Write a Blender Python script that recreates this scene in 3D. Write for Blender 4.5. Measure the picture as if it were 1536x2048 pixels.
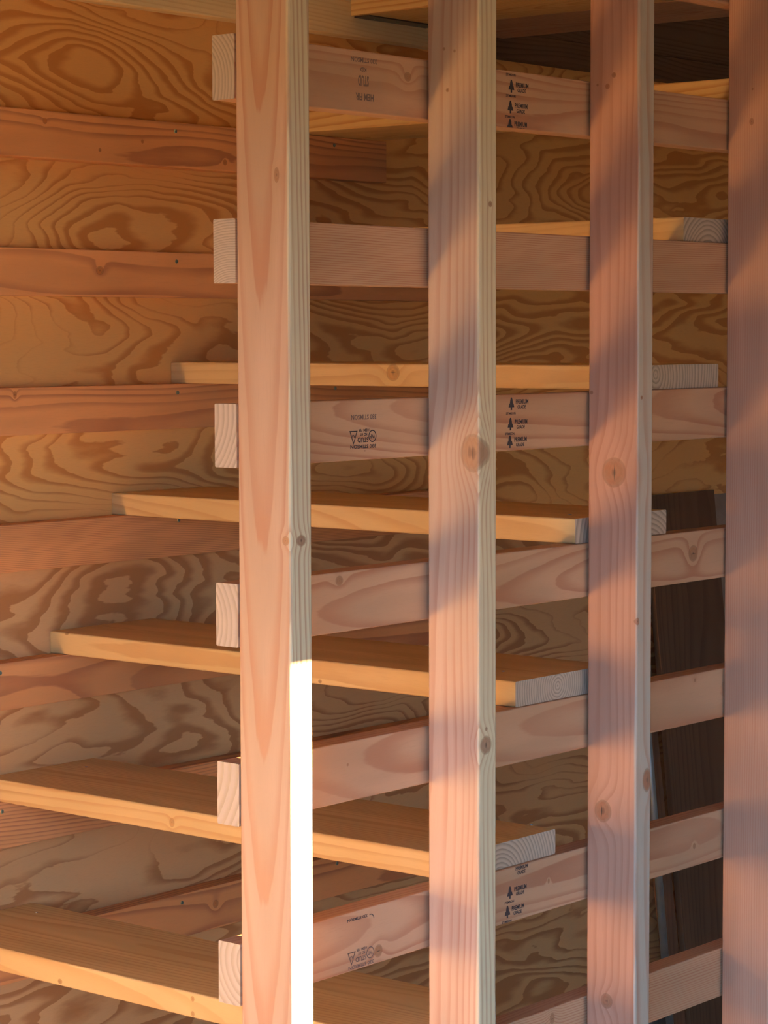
import bpy, bmesh, math, random
from mathutils import Vector, Matrix

# ------------------------------------------------------------------ scene reset
for o in list(bpy.data.objects):
    bpy.data.objects.remove(o)
scene = bpy.context.scene
C = scene.collection
I = 0.0254                 # everything below is measured in inches
ZF = 55.0                  # height of the zero mark (top of a rail) above the floor

def P(x, y, z):
    return Vector((x * I, y * I, (z + ZF) * I))

# ------------------------------------------------------------------ camera
cam_d = bpy.data.cameras.new('camera')
cam = bpy.data.objects.new('camera', cam_d)
C.objects.link(cam)
yaw, pitch, roll, fpx = 0.69282, -0.07171, -0.00239, 4944.87
fw = Vector((math.cos(yaw) * math.cos(pitch), math.sin(yaw) * math.cos(pitch), math.sin(pitch)))
rt = Vector((math.sin(yaw), -math.cos(yaw), 0))
up = rt.cross(fw)
rt2 = math.cos(roll) * rt + math.sin(roll) * up
up2 = -math.sin(roll) * rt + math.cos(roll) * up
m = Matrix((rt2, up2, -fw)).transposed().to_4x4()
m.translation = P(-90.406, -84.616, 12.501)
cam.matrix_world = m
cam_d.sensor_fit = 'VERTICAL'
cam_d.sensor_height = 36.0
cam_d.lens = fpx / 2048 * 36.0
cam_d.clip_start = 0.05
cam_d.clip_end = 500
scene.camera = cam

# ------------------------------------------------------------------ sky, sun, exposure
w = bpy.data.worlds.new('sky')
scene.world = w
w.use_nodes = True
SUN_A, SUN_E = 0.20, 0.13            # sideways and downward run of the low sun per unit of depth
bg = w.node_tree.nodes['Background']
SKY, SUN = 9.2, 270.0
def build_sky(nt, blue, glow, strength):
    """evening sky: blue all round, paler and warmer towards the low sun"""
    tc = nt.nodes.new('ShaderNodeTexCoord')
    vm = nt.nodes.new('ShaderNodeVectorMath'); vm.operation = 'DOT_PRODUCT'
    nt.links.new(tc.outputs['Generated'], vm.inputs[0])
    vm.inputs[1].default_value = Vector((SUN_A, -1.0, SUN_E)).normalized()
    mr = nt.nodes.new('ShaderNodeMapRange'); mr.interpolation_type = 'SMOOTHSTEP'
    nt.links.new(vm.outputs['Value'], mr.inputs[0])
    mr.inputs[1].default_value = 0.60; mr.inputs[2].default_value = 1.0
    mx = nt.nodes.new('ShaderNodeMix'); mx.data_type = 'RGBA'
    nt.links.new(mr.outputs[0], mx.inputs[0])
    mx.inputs[6].default_value = (*blue, 1); mx.inputs[7].default_value = (*glow, 1)
    nt.links.new(mx.outputs[2], nt.nodes['Background'].inputs['Color'])
    nt.nodes['Background'].inputs['Strength'].default_value = strength
build_sky(w.node_tree, (0.33, 0.70, 1.30), (0.66, 0.80, 0.95), SKY)

sd = bpy.data.lights.new('sun', 'SUN')
sun = bpy.data.objects.new('sun', sd)
C.objects.link(sun)
sd.energy = SUN
sd.angle = math.radians(0.55)
sd.color = (1.0, 0.68, 0.36)
sun.rotation_euler = Vector((-SUN_A, 1.0, -SUN_E)).to_track_quat('-Z', 'Y').to_euler()
sun.location = P(60, -300, 120)

scene.view_settings.view_transform = 'Standard'
scene.view_settings.look = 'None'
scene.view_settings.gamma = 1.0
scene.view_settings.use_curve_mapping = False
scene.view_settings.exposure = -0.12

# ------------------------------------------------------------------ node helper
class S:
    """a node socket (or number) with arithmetic"""
    def __init__(self, nt, v): self.nt, self.v = nt, v
    def _op(self, op, *others, clamp=False):
        n = self.nt.nodes.new('ShaderNodeMath'); n.operation = op; n.use_clamp = clamp
        for i, a in enumerate((self,) + others):
            a = a.v if isinstance(a, S) else a
            if isinstance(a, (int, float)): n.inputs[i].default_value = a
            else: self.nt.links.new(a, n.inputs[i])
        return S(self.nt, n.outputs[0])
    def __add__(s, o): return s._op('ADD', o)
    def __sub__(s, o): return s._op('SUBTRACT', o)
    def __mul__(s, o): return s._op('MULTIPLY', o)
    def __truediv__(s, o): return s._op('DIVIDE', o)
    def sqrt(s): return s._op('SQRT')
    def fract(s): return s._op('FRACT')
    def abs(s): return s._op('ABSOLUTE')
    def exp(s): return s._op('EXPONENT')
    def max(s, o): return s._op('MAXIMUM', o)
    def min(s, o): return s._op('MINIMUM', o)
    def smooth(s, a, b, lo=0.0, hi=1.0):
        n = s.nt.nodes.new('ShaderNodeMapRange'); n.interpolation_type = 'SMOOTHSTEP'
        s.nt.links.new(s.v, n.inputs[0])
        for i, q in enumerate((a, b, lo, hi)): n.inputs[i + 1].default_value = q
        return S(s.nt, n.outputs[0])

def vec(nt, a, b, c):
    n = nt.nodes.new('ShaderNodeCombineXYZ')
    for i, q in enumerate((a, b, c)):
        q = q.v if isinstance(q, S) else q
        if isinstance(q, (int, float)): n.inputs[i].default_value = q
        else: nt.links.new(q, n.inputs[i])
    return n.outputs[0]

def noise(nt, v, scale=1.0, detail=2.0, rough=0.5, dist=0.0):
    n = nt.nodes.new('ShaderNodeTexNoise')
    nt.links.new(v, n.inputs['Vector'])
    n.inputs['Scale'].default_value = scale; n.inputs['Detail'].default_value = detail
    n.inputs['Roughness'].default_value = rough; n.inputs['Distortion'].default_value = dist
    return S(nt, n.outputs['Fac'])

def mixc(nt, f, a, b):
    n = nt.nodes.new('ShaderNodeMix'); n.data_type = 'RGBA'; n.clamp_factor = True
    nt.links.new(f.v, n.inputs[0])
    for k, q in ((6, a), (7, b)):
        if isinstance(q, tuple): n.inputs[k].default_value = (*q, 1)
        else: nt.links.new(q, n.inputs[k])
    return n.outputs[2]

def new_mat(name, rough=0.55):
    mt = bpy.data.materials.new(name); mt.use_nodes = True
    nt = mt.node_tree
    b = nt.nodes['Principled BSDF']; b.inputs['Roughness'].default_value = rough
    return mt, nt, b

def coords(nt):
    tc = nt.nodes.new('ShaderNodeTexCoord')
    sp = nt.nodes.new('ShaderNodeSeparateXYZ'); nt.links.new(tc.outputs['Object'], sp.inputs[0])
    q = [S(nt, sp.outputs[i]) * (1 / I) for i in range(3)]
    sn = nt.nodes.new('ShaderNodeSeparateXYZ'); nt.links.new(tc.outputs['Normal'], sn.inputs[0])
    return q, [S(nt, sn.outputs[i]) for i in range(3)]

HEART = (0.550, 0.378, 0.262)
LATE = (0.400, 0.175, 0.100)
SAP = (0.640, 0.530, 0.360)
ENDC = (0.440, 0.330, 0.240)
KNOT = (0.170, 0.070, 0.028)
def deep(c, k=1.3):
    return tuple(x ** k for x in c)

def lumber(name, axis, center, pith=(0.5, -2.0), spacing=0.28, drift=(0.0, 0.03), warp=0.35, heart=HEART,
           late=LATE, sap=SAP, sap_face=None, contrast=0.75, knots=(), seed=0.0, specks=0.0):
    """sawn softwood: growth rings about a pith line that runs along the board; knots are branches through it.
    pith is given from the board's middle in its two cross directions, knots in scene inches"""
    heart, late, sap = deep(heart), deep(late), deep(sap)
    mt, nt, b = new_mat(name, 0.58)
    q, nrm = coords(nt)
    ax = 'xyz'.index(axis)
    pa, pb = [k for k in range(3) if k != ax]
    u, a, c = q[ax], q[pa], q[pb]
    sv = vec(nt, u * 0.035 + seed, a * 0.16 + seed * 1.7, c * 0.16)
    n1 = noise(nt, sv, 1.0, 1.0, 0.5) - 0.5
    sv2 = vec(nt, u * 0.05 + seed + 31.0, a * 0.2, c * 0.2 + seed)
    n2 = noise(nt, sv2, 1.0, 1.0, 0.5) - 0.5
    da = a - pith[0] + u * drift[0] + n1 * (warp * 4)
    dc = c - pith[1] + u * drift[1] + n2 * (warp * 4)
    r = (da * da + dc * dc).sqrt()
    fine = noise(nt, vec(nt, u * 0.35, a * 3.0 + seed, c * 3.0), 1.0, 2.0, 0.6) - 0.5
    r = r + fine * 0.055
    kmask = kring = kcrack = None
    for kn in knots:
        pos, rad, el, face = kn[0], kn[1], kn[2], kn[3]
        swirl = kn[4] if len(kn) > 4 else 1.0
        fi = 'xyz'.index(face)
        du = (u - (pos[ax] - center[ax])) / el
        k = [t for t in (pa, pb) if t != fi][0]
        dv = q[k] - (pos[k] - center[k])
        d = (du * du + dv * dv).sqrt() + (q[fi] - (pos[fi] - center[fi])).abs() * 0.35
        depth = (q[fi] - (pos[fi] - center[fi])).abs().smooth(max(0.3, rad * 1.6), max(0.2, rad * 1.1))
        if swirl > 0:
            g = (d * d * (-1.0 / (2.0 * rad) ** 2)).exp() * depth
            r = r + g * (rad * 0.85 * swirl)
        wob = d + (fine * 0.5 + n2 * 0.8) * (0.30 * rad)
        mk = wob.smooth(rad * 1.0, rad * 0.80) * depth
        rr = wob * (1.0 / rad) + (depth * -3.0 + 3.0)
        kmask = mk if kmask is None else kmask.max(mk)
        kring = rr if kring is None else kring.min(rr)
        if rad > 0.35:
            cr = ((dv + (fine + n1) * (0.5 * rad)).abs() + du.abs() * 0.10).smooth(0.075 * rad, 0.03 * rad) * mk
            kcrack = cr if kcrack is None else kcrack.max(cr)
    ph = (r * (1.0 / spacing) + noise(nt, vec(nt, r * 0.8, seed, 0.0), 1.0, 1.0) * 1.6).fract()
    t = ph.smooth(0.42, 0.90) * ph.smooth(1.0, 0.93)
    t = t * (noise(nt, vec(nt, u * 0.10, r * 1.4, seed + 3.0), 1.0, 2.0).smooth(0.25, 0.7, 0.45, 1.0)) * contrast
    blot = noise(nt, vec(nt, u * 0.09 + seed, a * 0.5, c * 0.5), 1.0, 1.0, 0.55)
    dark = tuple(x * 0.86 for x in heart)
    base = mixc(nt, blot.smooth(0.35, 0.7), heart, dark)
    if sap_face is not None:
        fax, fpos, dep = sap_face           # sapwood: the outer slice of the log left along one face
        fi = 'xyz'.index(fax)
        base = mixc(nt, ((q[fi] - fpos).abs() + (blot - 0.5) * 0.25).smooth(dep * 1.6, dep * 0.7), base, sap)
    fib = noise(nt, vec(nt, u * 0.9 + seed, a * 26.0, c * 26.0), 1.0, 1.0, 0.6)
    base = mixc(nt, fib.smooth(0.50, 0.85) * 0.30, base, tuple(x * 0.72 for x in heart))
    col = mixc(nt, t, base, late)
    if specks > 0:
        sp = noise(nt, vec(nt, u * 0.8 + seed * 2, a * 5.0, c * 5.0), 1.0, 1.0)
        col = mixc(nt, sp.smooth(0.74, 0.80) * specks, col, tuple(x * 0.5 for x in late))
    # rough-sawn ends
    em = nrm[ax].abs().smooth(0.80, 0.95)
    ends = mixc(nt, ph.smooth(0.25, 0.9) * ph.smooth(1.0, 0.92) * 0.75, ENDC, tuple(x * 0.50 for x in ENDC))
    col = mixc(nt, em, col, ends)
    if kmask is not None:
        kn1 = noise(nt, vec(nt, u * 2.2 + seed, a * 2.2, c * 2.2), 1.0, 1.0, 0.6)
        kc = mixc(nt, kn1.smooth(0.35, 0.65), tuple(x * y for x, y in zip(heart, (0.66, 0.52, 0.42))), tuple(0.65 * x + 0.35 * y for x, y in zip(KNOT, heart)))
        kc = mixc(nt, (kring * 1.4 + fine * 1.5).fract().smooth(0.55, 0.95) * 0.22, kc, KNOT)
        kc = mixc(nt, (kring + fine * 0.8).smooth(0.34, 0.10) * 0.6, kc, (0.10, 0.045, 0.025))
        if kcrack is not None:
            kc = mixc(nt, kcrack * 0.9, kc, (0.02, 0.012, 0.008))
        rim = kring.smooth(0.82, 0.95) * kring.smooth(1.10, 1.0)
        kc2 = mixc(nt, kmask * 0.92, col, kc)
        col = mixc(nt, rim * 0.38, kc2, tuple(x * 0.7 for x in KNOT))
    nt.links.new(col, b.inputs['Base Color'])
    bp = nt.nodes.new('ShaderNodeBump')
    bp.inputs['Strength'].default_value = 0.25; bp.inputs['Distance'].default_value = 0.0006
    h = t * -0.6 + fib * 0.4
    nt.links.new(h.v, bp.inputs['Height']); nt.links.new(bp.outputs[0], b.inputs['Normal'])
    b.inputs['Specular IOR Level'].default_value = 0.3
    return mt

def plywood(name, seed=0.0, light=(0.84, 0.51, 0.21), dark=(0.60, 0.27, 0.085)):
    """rotary-cut veneer: contour lines of a smooth field drawn out along the sheet"""
    light, dark = deep(light), deep(dark)
    mt, nt, b = new_mat(name, 0.5)
    q, nrm = coords(nt)
    x, z = q[0], q[2]
    n0 = noise(nt, vec(nt, x * 0.030 + seed, z * 0.10 + seed * 0.37, seed), 1.0, 1.0, 0.4, 0.4)
    n1 = noise(nt, vec(nt, x * 0.11 + seed, z * 0.36, seed + 5.0), 1.0, 1.4, 0.45, 0.4)
    f0 = noise(nt, vec(nt, x * 0.7, z * 2.6, seed), 1.0, 2.0, 0.55) - 0.5
    ph0 = n0 * 26.0 + n1 * 3.6 + f0 * 0.26
    ph = ph0.fract()
    k = noise(nt, vec(nt, x * 0.06, z * 0.16, seed + 9.0), 1.0, 2.0)
    edge = (ph - (k.smooth(0.35, 0.75) - 0.42) * 0.62)
    t = edge.smooth(0.50, 0.92) * ph.smooth(1.0, 0.95)
    fib = noise(nt, vec(nt, x * 1.4, z * 30.0, seed), 1.0, 1.0, 0.6)
    base = mixc(nt, fib.smooth(0.45, 0.85) * 0.35, light, tuple(c * 0.78 for c in light))
    pk = noise(nt, vec(nt, x * 0.045 + 4.0, z * 0.11, seed), 1.0, 1.0)
    base = mixc(nt, pk.smooth(0.40, 0.70) * 0.5, base, tuple(c * k2 for c, k2 in zip(light, (0.9, 0.74, 0.62))))
    col = mixc(nt, t * 0.78, base, dark)
    nt.links.new(col, b.inputs['Base Color'])
    b.inputs['Specular IOR Level'].default_value = 0.3
    return mt

def plain(name, col, rough=0.6, metal=0.0, var=0.12, scale=4.0):
    mt, nt, b = new_mat(name, rough)
    q, nrm = coords(nt)
    n = noise(nt, vec(nt, q[0] * 0.1, q[1] * 0.1, q[2] * 0.1), scale, 4.0, 0.6)
    nt.links.new(mixc(nt, n.smooth(0.3, 0.7), col, tuple(c * (1 - var * 2) for c in col)), b.inputs['Base Color'])
    b.inputs['Metallic'].default_value = metal
    return mt

# ------------------------------------------------------------------ mesh helpers
def link(name, bm, mat, loc, parent=None):
    me = bpy.data.meshes.new(name)
    bm.normal_update(); bm.to_mesh(me); bm.free()
    o = bpy.data.objects.new(name, me); C.objects.link(o)
    if mat: me.materials.append(mat)
    if parent is not None:
        o.parent = parent
        o.location = loc - parent.location
    else:
        o.location = loc
    return o

def box_bm(lo, hi, bevel=0.0, axis=None, seg=2):
    """box from two corners (inches), long edges eased; vertices relative to the centre"""
    bm = bmesh.new()
    bmesh.ops.create_cube(bm, size=1.0)
    d = [h - l for l, h in zip(lo, hi)]
    for v in bm.verts:
        v.co = Vector([v.co[i] * d[i] * I for i in range(3)])
    if bevel:
        ed = bm.edges[:]
        if axis is not None:
            k = 'xyz'.index(axis)
            ed = [e for e in ed if abs((e.verts[0].co - e.verts[1].co)[k]) > 1e-6]
        bmesh.ops.bevel(bm, geom=ed, offset=bevel * I, segments=seg, affect='EDGES', profile=0.5)
    return bm

def board(name, lo, hi, axis, mat, label=None, cat=None, group=None, bevel=0.09, kind=None, parent=None):
    c = [(l + h) / 2 for l, h in zip(lo, hi)]
    bm = box_bm(lo, hi, bevel, axis)
    o = link(name, bm, mat, P(*c), parent)
    if label: o['label'] = label
    if cat: o['category'] = cat
    if group: o['group'] = group
    if kind: o['kind'] = kind
    return o

def mid(lo, hi):
    return [(l + h) / 2 for l, h in zip(lo, hi)]

# ------------------------------------------------------------------ measured layout
LEV = [36.59, 27.38, 18.28, 9.05, 0.0, -9.13, -18.38, -27.55]      # rail / ledger tops, highest first
RH = 3.21
STUD_X = [0.05, 15.27, 30.55, 45.90]
ST, SD = 1.57, 3.53
W = 39.93                                                          # inner face of the plywood
LF = W - 1.5                                                       # face of the ledgers
TR_X = [54.0, 47.5, 41.5, 35.85, 29.88, 23.95, 18.09, 12.24]       # front edge of each tread
TD = 9.85

# ------------------------------------------------------------------ the setting
dirt = plain('bare_earth', (0.05, 0.05, 0.035), 0.9)
warm_wood = plain('sheathing_wood', (0.86, 0.68, 0.44), 0.7)
grey_wood = plain('framing_boards', (0.33, 0.25, 0.18), 0.7)

g = board('ground', (-1500, -1500, -63), (1500, 1500, -59.2), 'z', dirt, 'bare earth ground around the open framed building', 'ground', kind='structure', bevel=0)
fl = board('floor', (-46, -95.9, -59), (130, 46, -55), 'z', plain('subfloor_wood', (0.38, 0.25, 0.13), 0.8), 'pale plywood subfloor under the stair', 'floor', kind='structure', bevel=0)

wl = board('wall_left', (-48, W + 0.52, -55), (128, W + 4, 54), 'z', grey_wood, 'wall behind the stair faced with plywood sheets', 'wall', kind='structure', bevel=0)
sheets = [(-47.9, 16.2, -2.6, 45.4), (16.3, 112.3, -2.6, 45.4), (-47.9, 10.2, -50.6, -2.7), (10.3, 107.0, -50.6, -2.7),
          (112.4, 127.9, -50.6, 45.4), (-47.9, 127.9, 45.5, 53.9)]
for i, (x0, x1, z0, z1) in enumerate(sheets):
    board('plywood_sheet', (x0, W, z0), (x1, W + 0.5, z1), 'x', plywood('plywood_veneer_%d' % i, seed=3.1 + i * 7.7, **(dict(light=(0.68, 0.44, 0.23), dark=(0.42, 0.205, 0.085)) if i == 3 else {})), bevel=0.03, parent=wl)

wr = board('wall_right', (128.1, -95.9, -55), (131, W + 4, 54), 'z', grey_wood, 'board end wall closing the far end of the stair bay', 'wall', kind='structure', bevel=0)
ce = board('ceiling', (-52, -100, 54.1), (175, W + 4, 58), 'z', warm_wood, 'bare wooden ceiling over the stair', 'ceiling', kind='structure', bevel=0)
def wall_of_boxes(name, boxes, mat, label):
    """one wall mesh put together around its openings"""
    bm = bmesh.new()
    for lo, hi in boxes:
        r = bmesh.ops.create_cube(bm, size=1.0)
        for v in r['verts']:
            v.co = Vector([(lo[t] + hi[t]) / 2 + v.co[t] * (hi[t] - lo[t]) for t in range(3)]) * I
    o = link(name, bm, mat, P(0, 0, 0))
    o['kind'] = 'structure'; o['label'] = label; o['category'] = 'wall'
    return o
helper_wood = plain('helper_boards', (0.16, 0.12, 0.09), 0.8)
NX0, NX1 = -56, -52.1  # unseen end wall and header, shaped to hold back sky light
wall_of_boxes('sky_mask_wall', [((NX0, -14, -55), (NX1, W + 4, 54)), ((NX0, -100, 22.5), (NX1, -14, 54))],
              helper_wood, 'unseen end wall with header and doorway shaped to limit sky light')

# dark plank door added unseen to soak up stray sun
absorber_mat = plain('absorber_dark', (0.045, 0.03, 0.02), 0.8)
e = bpy.data.objects.new('absorber_1', None); C.objects.link(e)
e.location = P(-47, W - 1.6, -54.9)
e['kind'] = 'structure'; e['label'] = 'dark plank door added out of view against the plywood to swallow stray sun'; e['category'] = 'absorber'
for k in range(8):
    o = link('plank', box_bm((5.6 * k, 0, 0), (5.6 * k + 5.5, 1.5, 84), 0.06, 'z'), absorber_mat, Vector()); o.parent = e
    o.location = Vector((5.6 * k + 2.75, 0.75, 42)) * I

SLOT0, SLOT1 = -42.3, -36.8
# unseen wall across from the stair, openings and slot shaped to aim sun
FY0, FY1 = -100, -96
wall_of_boxes('sun_mask_wall', [((-52, FY0, -59), (-29, FY1, 54)), ((-29, FY0, SLOT1), (-3, FY1, -13.7)), ((-29, FY0, 6.2), (-3, FY1, 54)), ((-3, FY0, SLOT1), (17.6, FY1, 54)), ((-29, FY0, -59), (17.6, FY1, SLOT0)),
                             ((17.6, FY0, -59), (38, FY1, -21.7)), ((17.6, FY0, 8.45), (38, FY1, 54)), ((38, FY0, -59), (175, FY1, 54))],
              grey_wood, 'unseen framed wall with openings and a slot shaped to aim the sun')
board('sun_blocker', (90.0, -440, -59), (700, -402, 60), 'z', grey_wood, 'low boarded shed added across the yard to cut off the sun', 'blocker', kind='structure', bevel=0)  # unseen box, added to stop the sun beyond the first stud

# pale reflector board, added out of view to bounce sun onto the stair
pale = plain('bounce_board_face', (0.84, 0.68, 0.44), 0.7)
e = bpy.data.objects.new('bounce_board', None); C.objects.link(e)
e.location = P(-40, 29, -54.9); e.rotation_euler = (0, 0, math.radians(45))
e['kind'] = 'structure'; e['label'] = 'pale blank board on two posts, added to bounce sun onto the stair'; e['category'] = 'board'
BW, BH, BZ = 24, 17, 35
o = link('panel', box_bm((-BW / 2, 0, 0), (BW / 2, 1, BH), 0.1, 'z'), pale, Vector()); o.parent = e; o.location = Vector((0, -0.5, BZ)) * I
for x in (-9, 9):
    o = link('post', box_bm((x - 1, 0, 0), (x + 1, 2, 44), 0.1, 'z'), helper_wood, Vector()); o.parent = e; o.location = Vector((x, 1.1, 22)) * I

# ------------------------------------------------------------------ studs
def stud(i, label, **kw):
    x = STUD_X[i]
    lo, hi = (x, -0.03 - SD, -54.98), (x + ST, -0.03, 54.05)
    mt = lumber('stud_wood_%d' % i, 'z', mid(lo, hi), **kw)
    return board('wall_stud', lo, hi, 'z', mt, label, 'stud', 'upright studs carrying the rails', bevel=0.11)

stud(0, 'pink upright stud with a sunlit edge at the sawn ends of the rails', pith=(2.6, 0.10), spacing=0.25, drift=(0.027, 0.0), warp=0.08, sap_face=('y', -1.765, 0.10), seed=1.3, contrast=0.6,
     knots=[((0.05, -2.74, 20.3), 0.16, 2.2, 'x', 1.0), ((0.05, -3.22, 2.35), 0.23, 1.0, 'x', 0.7), ((0.83, -3.54, 2.33), 0.36, 0.8, 'y', 0.7)])
stud(1, 'pale upright stud with one big brown corner knot between two gaps of rail', pith=(3.4, 2.2), spacing=0.27, drift=(0.012, 0.004), warp=0.20, sap_face=('y', -1.765, 0.12), seed=5.9, contrast=0.5, heart=(0.575, 0.42, 0.305),
     knots=[((15.27, -3.15, 6.1), 0.80, 1.2, 'x', 1.2), ((15.88, -3.54, -9.85), 0.50, 1.0, 'y', 1.0), ((15.93, -3.54, -8.97), 0.12, 1.0, 'y', 0),
            ((15.27, -1.41, 25.62), 0.11, 1.0, 'x', 0), ((15.27, -1.17, 27.83), 0.09, 1.0, 'x', 0), ((15.27, -1.89, 27.67), 0.08, 1.0, 'x', 0), ((16.26, -3.54, 19.48), 0.16, 1.0, 'y', 0.5)])
stud(2, 'reddish upright stud with several round knots and a split knot', pith=(2.4, 3.0), spacing=0.36, drift=(0.006, 0.006), warp=0.24, sap_face=('y', -1.765, 0.10), sap=(0.50, 0.42, 0.34), seed=9.2, contrast=0.5,
     heart=(0.56, 0.325, 0.225),
     knots=[((30.55, -1.89, 4.33), 0.82, 1.05, 'x', 0.8), ((30.55, -1.2, -15.99), 0.62, 1.1, 'x', 1.2), ((30.55, -1.51, -27.5), 0.40, 1.1, 'x', 1.2),
            ((31.68, -3.54, -14.01), 0.45, 1.6, 'y', 0.8), ((30.94, -3.54, 8.77), 0.12, 1, 'y', 0), ((30.64, -3.54, -4.42), 0.16, 1.4, 'y', 0.5),
            ((30.55, -1.76, 27.59), 0.16, 1, 'x', 0.3), ((30.55, -1.31, 26.96), 0.16, 1.1, 'x', 0.3), ((30.55, -0.6, 27.09), 0.08, 1, 'x', 0), ((30.55, -0.25, 9.03), 0.12, 1, 'x', 0)])
stud(3, 'straight-grained upright stud where the far ends of the rails pass behind', pith=(-0.2, 6.5), spacing=0.17, drift=(0.0, 0.004), warp=0.10, seed=14.4, contrast=0.38,
     heart=(0.54, 0.325, 0.225),
     knots=[((45.9, -1.77, 25.88), 0.16, 1.4, 'x', 0.4), ((45.9, -1.82, 27.91), 0.07, 1, 'x', 0)])

# ------------------------------------------------------------------ rails
RX0, RX1 = 0.0, 62.0
RAIL = {
 0: ('uppermost rail above the rail with the smeared stamps', dict(pith=(-3.0, 0.4), seed=2.2)),
 1: ('rail stamped with a smeared inverted mark and rows of tree marks', dict(pith=(3.0, -1.2), spacing=0.22, drift=(0.0, 0.01), seed=3.4, contrast=0.5,
     knots=[((13.89, 0, 26.33), 0.32, 1.2, 'y', 1.0)])),
 2: ('unstamped rail with fine straight grain lines', dict(pith=(-0.6, -3.6), spacing=0.13, drift=(0.0, 0.006), warp=0.14, seed=6.1, contrast=0.55)),
 3: ('rail with a clear inverted stud stamp below the rail of fine grain', dict(pith=(2.4, 0.8), spacing=0.30, drift=(0.03, 0.01), seed=8.7, contrast=0.5,
     knots=[((10.17, 0, 6.32), 0.10, 1.2, 'y', 0), ((35.2, 0, 7.4), 0.3, 0.9, 'y', 1)])),
 4: ('unstamped rail with a round pale knot near the straight-grained stud', dict(pith=(2.2, -0.2), spacing=0.32, drift=(0.03, -0.01), seed=11.9, contrast=0.5,
     knots=[((42.41, 0, -1.41), 0.55, 1.0, 'y', 1.1), ((8.01, 0, -0.46), 0.3, 1.2, 'y', 1.0)])),
 5: ('rail bearing the tread with the round pith on its sawn end', dict(pith=(2.6, 0.5), spacing=0.42, drift=(0.035, 0.012), warp=0.5, seed=15.3, contrast=0.5,
     knots=[((42.71, 0, -9.55), 0.16, 1.0, 'y', 0.6), ((8.65, 0, -10.35), 0.14, 1.0, 'y', 1.2)])),
 6: ('rail with the lowest stamps and a brown knot by the stamp', dict(pith=(-2.6, 0.6), spacing=0.40, drift=(0.02, 0.012), warp=0.4, seed=18.8, contrast=0.5,
     knots=[((11.19, 0, -20.92), 0.42, 1.0, 'y', 1.0), ((26.97, 0, -19.81), 0.22, 0.7, 'y', 0.6), ((42.76, 0, -20.28), 0.24, 0.8, 'y', 0.8)])),
 7: ('lowest rail in sight with an oval knot near its top edge', dict(pith=(-1.0, 3.6), spacing=0.16, drift=(0.0, 0.01), warp=0.2, seed=21.5, contrast=0.5,
     knots=[((27.36, 0, -28.2), 0.42, 0.7, 'y', 0.8)])),
}
BOW = [(0.0, 0.0), (7.0, 0.14), (15.0, 0.24), (30.0, 0.20), (46.0, 0.12), (62.0, 0.06)]     # rails bow a little off the studs
def bow(x):
    for (x0, b0), (x1, b1) in zip(BOW, BOW[1:]):
        if x <= x1:
            t = max(0.0, (x - x0) / (x1 - x0))
            return b0 + (b1 - b0) * t
    return BOW[-1][1]
rails = {}
for i, (lab, kw) in RAIL.items():
    lo, hi = (RX0, 0.0, LEV[i] - RH), (RX1, 1.5, LEV[i])
    kw.setdefault('heart', (0.57, 0.365, 0.235))
    kw['contrast'] = kw.get('contrast', 0.6) * 1.35
    rails[i] = board('stair_rail', lo, hi, 'x', lumber('rail_wood_%d' % i, 'x', mid(lo, hi), **kw), lab, 'rail', 'horizontal rails on the studs', bevel=0.07)
    bm = bmesh.new(); bm.from_mesh(rails[i].data)
    for x, _ in BOW[1:-1]:
        bmesh.ops.bisect_plane(bm, geom=bm.verts[:] + bm.edges[:] + bm.faces[:], plane_co=((x - (RX0 + RX1) / 2) * I, 0, 0), plane_no=(1, 0, 0))
    for v in bm.verts:
        v.co.y += bow(v.co.x / I + (RX0 + RX1) / 2) * I
    bm.to_mesh(rails[i].data); bm.free()

# ------------------------------------------------------------------ treads
TREAD = {
 0: ('topmost tread under the ceiling, its end screwed to the rim board', dict(pith=(1.0, -3.0), seed=4.5)),
 1: ('tread seen from below resting on the rail with smeared stamps', dict(pith=(2.0, 3.0), seed=7.2, spacing=0.2)),
 2: ('tread on the fine-grained unstamped rail', dict(pith=(-2.0, -2.6), seed=9.9, contrast=0.3)),
 3: ('tread seen edge on with a big round knot on its front edge', dict(pith=(-2.2, -0.6), spacing=0.3, seed=12.8, contrast=0.4,
     knots=[((35.8, 19.39, 9.99), 0.55, 1.0, 'x', 0.8)])),
 4: ('tread with bright orange front edge over the rail with the round pale knot', dict(pith=(1.5, -2.4), spacing=0.33, drift=(0.05, 0.02), seed=16.6, contrast=0.4)),
 5: ('tread with the round pith of the tree on its sawn end', dict(pith=(-0.75, 0.05), spacing=0.22, drift=(0.0, 0.0), warp=0.08, seed=19.4, contrast=0.45,
     knots=[((23.95, 38.29, -7.66), 0.12, 1.6, 'x', 0), ((23.95, 15.49, -8.92), 0.12, 1.2, 'x', 0)])),
 6: ('tread with curved growth rings on its pale sawn end and a small oval edge knot', dict(pith=(-0.6, -1.6), spacing=0.26, drift=(0.0, 0.0), warp=0.10, seed=22.7, contrast=0.5,
     knots=[((18.1, 22.65, -17.75), 0.27, 0.8, 'x', 0.5)])),
 7: ('lowest tread in sight with knots along its bright front edge', dict(pith=(1.2, -2.0), spacing=0.36, drift=(0.05, 0.01), seed=26.3, contrast=0.5,
     knots=[((12.24, 26.65, -27.26), 0.16, 1.2, 'x', 0.5), ((12.24, 15.29, -26.4), 0.16, 0.9, 'x', 0.4), ((12.24, 15.29, -27.3), 0.16, 0.9, 'x', 0.4), ((12.24, 36.0, -26.4), 0.13, 1.8, 'x', 0.2)])),
}
treads = {}
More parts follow.
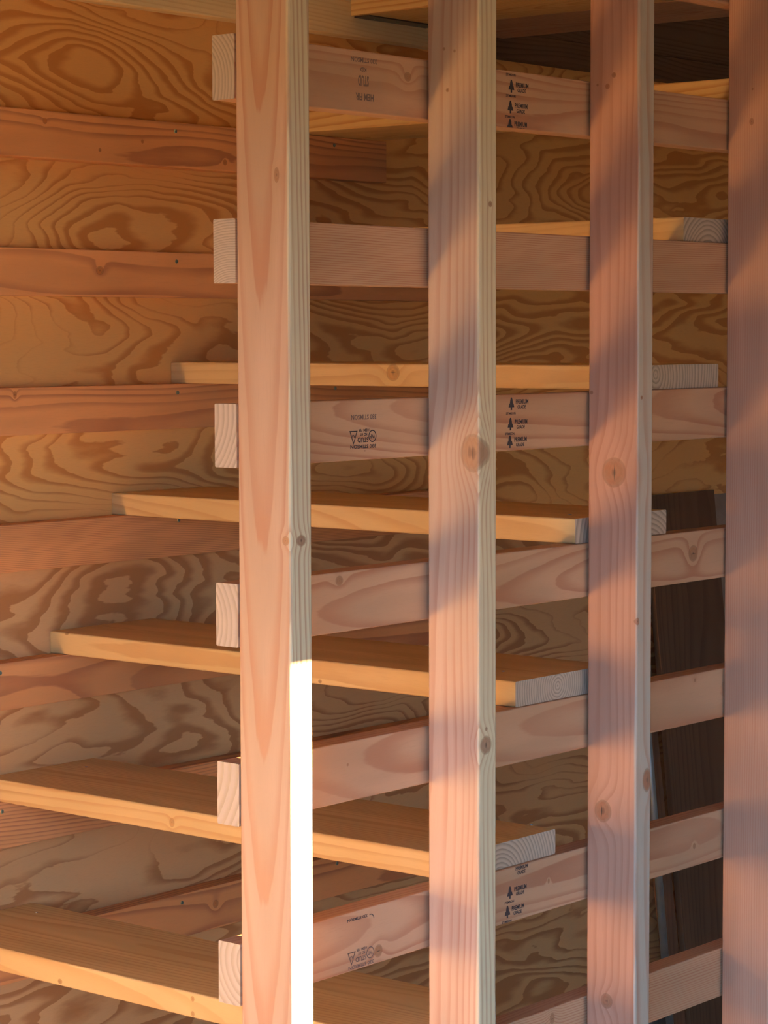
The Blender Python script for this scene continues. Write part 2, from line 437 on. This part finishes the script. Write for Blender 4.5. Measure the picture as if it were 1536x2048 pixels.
for i, (lab, kw) in TREAD.items():
    x = TR_X[i]
    z = LEV[i] + 0.015
    y1 = W - 0.03 if i else LF - 0.02
    d = TD if i else 9.1
    lo, hi = (x, 0.43, z), (x + d, y1, z + 1.5)
    kw.setdefault('heart', (0.76, 0.55, 0.28))
    kw.setdefault('late', (0.52, 0.27, 0.10))
    treads[i] = board('stair_tread', lo, hi, 'y', lumber('tread_wood_%d' % i, 'y', mid(lo, hi), **kw), lab, 'tread', 'stair treads climbing along the plywood wall', bevel=0.10)
lo, hi = (63.2, 0.43, LEV[0] + 0.015), (73.3, LF - 0.02, LEV[0] + 1.515)
board('landing_plank', lo, hi, 'y', lumber('landing_wood', 'y', mid(lo, hi), pith=(0.5, 3.0), seed=33.0), 'wide plank laid behind the topmost tread', 'plank')

# ------------------------------------------------------------------ ledgers on the plywood
LEDGER = {
 1: ('upper ledger with scattered pin knots on the plywood', dict(pith=(2.0, -0.5), spacing=0.3, seed=40.1,
     knots=[((22.68, LF, 26.69), 0.2, 1, 'y', 0.5), ((31.74, LF, 25.86), 0.14, 1, 'y', 0.3), ((27.68, LF, 25.05), 0.14, 1, 'y', 0.3), ((40.03, LF, 24.85), 0.2, 1, 'y', 0.5)])),
 2: ('ledger with a ringed knot on the plywood', dict(pith=(2.4, 0.3), spacing=0.34, seed=43.7, knots=[((27.56, LF, 16.89), 0.30, 1.2, 'y', 0.9)])),
 3: ('ledger under the left end of the tread seen edge on', dict(pith=(2.0, -1.0), spacing=0.3, seed=46.2, knots=[((19.72, LF, 8.57), 0.25, 0.6, 'y', 1)])),
 4: ('fine-grained ledger on the plywood, under the orange-edged tread', dict(pith=(0.5, -3.6), spacing=0.12, warp=0.15, seed=49.0)),
 5: ('ledger under the wall end of the tread with the pith end', dict(pith=(2.6, -0.6), spacing=0.4, warp=0.5, seed=52.6)),
 6: ('ledger under the wall end of the tread with the oval edge knot', dict(pith=(0.6, -2.6), spacing=0.22, seed=55.3, knots=[((39.0, LF, -20.3), 0.25, 1.0, 'y', 0.6)])),
 7: ('lowest ledger on the plywood, seen over the lowest tread', dict(pith=(2.2, 0.2), spacing=0.36, seed=58.8, knots=[((38.5, LF, -28.9), 0.3, 1.0, 'y', 0.8)])),
}
steel = plain('screw_steel', (0.20, 0.26, 0.22), 0.4, 0.6)
def disc_bm(r, t, seg=10):
    bm = bmesh.new()
    bmesh.ops.create_cone(bm, cap_ends=True, segments=seg, radius1=r * I, radius2=r * 0.8 * I, depth=t * I,
                          matrix=Matrix.Rotation(math.radians(90), 4, 'X'))
    return bm
screw_mesh = None
def screw(x, y, z, parent):
    global screw_mesh
    if screw_mesh is None:
        o = link('screw', disc_bm(0.15, 0.06), steel, P(x, y, z), parent); screw_mesh = o.data
    else:
        o = bpy.data.objects.new('screw', screw_mesh); C.objects.link(o); o.parent = parent; o.location = P(x, y, z) - parent.location
    return o
for i, (lab, kw) in LEDGER.items():
    lo, hi = (-20, LF, LEV[i] - RH + 0.05), (66.5 if i != 1 else 58.2, W - 0.01, LEV[i])
    kw.setdefault('heart', (0.78, 0.42, 0.20))
    o = board('wall_ledger', lo, hi, 'x', lumber('ledger_wood_%d' % i, 'x', mid(lo, hi), **kw), lab, 'ledger', 'ledgers screwed to the plywood', bevel=0.06)
    for x in (18.1, 35.0, 52.05):
        screw(x, LF - 0.025, LEV[i] - 0.62, o)

# rim board above the stair and the strap below the topmost tread
lo, hi = (-20, LF, 35.1), (67.0, W - 0.01, 46.0)
rim = board('rim_board', lo, hi, 'x', lumber('rim_wood', 'x', mid(lo, hi), pith=(2.0, 2.0), spacing=0.3, seed=61.0, heart=(0.93, 0.76, 0.47), late=(0.7, 0.48, 0.24), contrast=0.4),
            'pale wide rim board along the plywood at the top of the stair', 'board', bevel=0.06)
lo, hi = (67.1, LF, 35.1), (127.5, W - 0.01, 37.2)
board('rim_strip', lo, hi, 'x', lumber('rim_strip_wood', 'x', mid(lo, hi), seed=64.0, heart=(0.22, 0.14, 0.09), late=(0.12, 0.07, 0.04)), 'narrow strip of wood behind the topmost rails, shade painted into its colour', 'board', bevel=0.06)  # dark wood colours stand in for the shade past the landing
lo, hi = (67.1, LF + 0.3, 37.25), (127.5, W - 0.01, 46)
board('rim_board', lo, hi, 'x', lumber('rim_far_shaded', 'x', mid(lo, hi), seed=67.0, heart=(0.22, 0.15, 0.10), late=(0.12, 0.07, 0.04)), 'rim board continuing above the narrow strip, shade painted into its colour', 'board', bevel=0.06)  # same rim board, darkened in colour to imitate deep shade

# ------------------------------------------------------------------ things leaning on the wall beyond the stair
def leaning(name, x0, x1, foot_y, top_z, thick, mat_kw, label, cat, seed):
    top_y = W - 0.06
    L = math.hypot(top_y - foot_y, top_z + 54.9)
    ang = math.atan2(top_y - foot_y, top_z + 54.9)
    bm = box_bm((x0, 0, 0), (x1, thick, L), 0.05)
    mt = lumber(name + '_wood', 'z', (0, 0, 0), seed=seed, **mat_kw)
    o = link(name, bm, mt, Vector())
    o.rotation_euler = (-ang, 0, 0)
    # back face of the board passes through foot and wall contact
    n = Vector((0, math.cos(ang), -math.sin(ang)))
    t = Vector((0, math.sin(ang), math.cos(ang)))
    o.location = P((x0 + x1) / 2, foot_y, -54.9) + (t * L / 2 - n * (thick / 2)) * I + Vector((0, 0, thick * math.sin(ang) * I))
    o['label'] = label; o['category'] = cat
    return o
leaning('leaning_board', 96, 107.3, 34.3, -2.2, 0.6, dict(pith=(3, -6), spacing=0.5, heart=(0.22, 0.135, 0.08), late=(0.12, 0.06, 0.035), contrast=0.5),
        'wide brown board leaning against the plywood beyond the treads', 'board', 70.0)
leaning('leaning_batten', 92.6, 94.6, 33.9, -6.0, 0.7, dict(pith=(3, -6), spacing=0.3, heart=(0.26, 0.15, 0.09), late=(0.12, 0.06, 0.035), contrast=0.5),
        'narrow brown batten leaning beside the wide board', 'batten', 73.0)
zinc = plain('galvanised_steel', (0.42, 0.50, 0.52), 0.35, 0.85)
bm = bmesh.new()
bmesh.ops.create_cone(bm, cap_ends=True, segments=20, radius1=0.35 * I, radius2=0.35 * I, depth=64 * I)
for f in bm.faces:
    f.smooth = len(f.verts) == 4
pipe = link('metal_pipe', bm, zinc, P(92.0, 36.43, -22.9))
pipe.rotation_euler = (-math.atan(0.0984), 0, 0)
pipe['label'] = 'thin grey metal pipe leaning behind the rails'; pipe['category'] = 'pipe'

# ------------------------------------------------------------------ ink stamps on the rails
ink = plain('stamp_ink', (0.045, 0.032, 0.035), 0.7)
faint_ink = plain('faint_stamp_ink', (0.17, 0.10, 0.075), 0.7)
def text_faces(body, size, wide=None):
    """flat letter shapes, centred: list of (verts 2d, faces)"""
    cu = bpy.data.curves.new('letters', 'FONT'); cu.body = body; cu.size = size; cu.align_x = 'CENTER'; cu.align_y = 'CENTER'
    cu.resolution_u = 2; cu.offset = 0.03 * size
    ob = bpy.data.objects.new('letters', cu); C.objects.link(ob)
    dg = bpy.context.evaluated_depsgraph_get()
    me = bpy.data.meshes.new_from_object(ob.evaluated_get(dg))
    vs = [(v.co.x, v.co.y) for v in me.vertices]; fs = [list(p.vertices) for p in me.polygons]
    bpy.data.objects.remove(ob); bpy.data.curves.remove(cu); bpy.data.meshes.remove(me)
    if wide and vs:
        x0, x1 = min(v[0] for v in vs), max(v[0] for v in vs)
        k = wide / (x1 - x0); vs = [((v[0] - (x0 + x1) / 2) * k, v[1]) for v in vs]
    return vs, fs
def poly(pts): return list(pts), [list(range(len(pts)))]
def ring(r0, r1, n=24, a0=0.0, a1=2 * math.pi, sx=1.0):
    vs, fs = [], []
    for k in range(n + 1):
        a = a0 + (a1 - a0) * k / n
        vs += [(math.cos(a) * r0 * sx, math.sin(a) * r0), (math.cos(a) * r1 * sx, math.sin(a) * r1)]
        if k: fs.append([2 * k - 2, 2 * k - 1, 2 * k + 1, 2 * k])
    return vs, fs
def stamp(rail, items, mat, turn=False, clip=None):
    """items: (shape, x, z) in scene inches on the outer face of the rail"""
    bm = bmesh.new()
    for (vs, fs), x, z in items:
        x += 1.25 * bow(x)          # measured on the straight rail
        bv = []
        for (a, b) in vs:
            if turn: a, b = -a, -b
            zz = z + b
            lo, hi = rail_z[rail]
            zz = min(max(zz, lo + 0.03), hi - 0.03)
            bv.append(bm.verts.new(Vector(((x + a) * I, bow(x + a) * I, zz * I))))
        for f in fs:
            if len(set(f)) > 2:
                try: bm.faces.new([bv[i] for i in f])
                except ValueError: pass
    bmesh.ops.dissolve_degenerate(bm, dist=1e-6, edges=bm.edges[:])
    return link('grade_stamp', bm, mat, P(0, -0.012, 0), rails[rail])
rail_z = {i: (LEV[i] - RH, LEV[i]) for i in rails}
TREE = [poly([(-0.07, -0.36), (0.07, -0.36), (0.07, -0.2), (0.27, -0.2), (0.20, 0.02), (0.15, 0.02), (0.12, 0.2), (0.05, 0.36), (-0.05, 0.36), (-0.12, 0.2), (-0.15, 0.02), (-0.20, 0.02), (-0.27, -0.2), (-0.07, -0.2)])]
def premium(x, z):
    return [(TREE[0], x, z), (text_faces('PREMIUM', 0.36, 1.20), x + 1.02, z + 0.10), (text_faces('GRADE', 0.28, 0.80), x + 0.98, z - 0.20),
            (text_faces('STIMSON', 0.19, 0.92), x - 0.06, z - 0.56)]
stamp(1, premium(22.91, 26.52) + premium(22.82, 25.35) + premium(22.78, 24.32) + [(text_faces('STIMSON', 0.19, 0.92), 22.85, 27.15)], ink)
stamp(3, premium(22.95, 8.52) + premium(22.86, 7.36) + premium(22.81, 6.35)[:3], ink)
stamp(6, premium(22.87, -19.83) + premium(22.63, -20.93) + premium(23.0, -18.62)[1:3], ink)
def mill(x, z):
    """mill mark printed upside down, x and z of the middle of its name line"""
    return [(text_faces('330 STIMSON', 0.27, 2.15), x, z), (text_faces('STUD', 0.36, 0.92), x - 0.02, z + 0.36), (text_faces('KD HT', 0.2, 0.62), x + 0.02, z + 0.64),
            (text_faces('HEM FIR', 0.2, 0.9), x + 0.05, z + 0.86), (ring(0.27, 0.33), x + 0.76, z + 0.52), (text_faces('WP', 0.3, 0.42), x + 0.76, z + 0.52),
            (poly([(-0.34, -0.26), (0.34, -0.26), (0.29, -0.20), (-0.29, -0.20)]), x - 0.80, z + 0.58),
            (poly([(-0.34, -0.26), (-0.27, -0.26), (0.03, 0.42), (-0.01, 0.47)]), x - 0.80, z + 0.58),
            (poly([(0.34, -0.26), (0.27, -0.26), (-0.03, 0.42), (0.01, 0.47)]), x - 0.80, z + 0.58), (text_faces('AA', 0.22, 0.28), x - 0.80, z + 0.56)]
stamp(3, mill(9.80, 6.57), ink, True)
stamp(3, [(text_faces('330 STIMSON', 0.36, 2.1), 9.85, 8.14)], faint_ink, True)
stamp(6, mill(9.5, -21.38), faint_ink, True)
stamp(6, [(text_faces('330 STIMSON', 0.22, 1.7), 9.2, -18.78), (ring(0.25, 0.30, 12, -3.1, -1.2), 10.3, -19.05)], ink, True)
stamp(1, [(text_faces('330 STIMSON', 0.34, 2.15), 9.95, 26.91), (text_faces('STUD', 0.75, 0.9), 9.9, 25.85), (text_faces('HEM FIR', 0.5, 1.5), 10.0, 25.0), (text_faces('KD', 0.3, 0.5), 9.9, 26.42)], faint_ink, True)

# nails in the treads, and the steel angle under the wall end of the topmost tread
nail_mat = plain('nail_steel', (0.30, 0.28, 0.27), 0.4, 0.7)
for i, x, y in ((4, 32.4, 2.6), (4, 36.5, 2.6), (5, 27.1, 3.7), (6, 20.6, 2.2), (6, 28.0, 2.25), (7, 20.0, 2.3), (6, 25.0, 37.6), (7, 20.2, 37.5)):
    bm = bmesh.new()
    bmesh.ops.create_cone(bm, cap_ends=True, segments=10, radius1=0.11 * I, radius2=0.10 * I, depth=0.04 * I)
    link('nail_head', bm, nail_mat, P(x, y, LEV[i] + 1.53), treads[i])
dark_steel = plain('dark_steel', (0.10, 0.09, 0.085), 0.45, 0.6)
br = link('steel_bracket', box_bm((54.4, 36.9, 36.49), (63.0, LF - 0.03, 36.59), 0.0), dark_steel, P(58.7, (36.9 + LF - 0.03) / 2, 36.54), treads[0])
for x in (56.0, 58.6, 61.2):
    bm = bmesh.new()
    bmesh.ops.create_cone(bm, cap_ends=True, segments=10, radius1=0.10 * I, radius2=0.16 * I, depth=0.08 * I)
    link('bracket_screw', bm, steel, P(x, 37.6, 36.45), br).location = P(x, 37.6, 36.45) - P(58.7, (36.9 + LF - 0.03) / 2, 36.54)

bpy.context.view_layer.update()
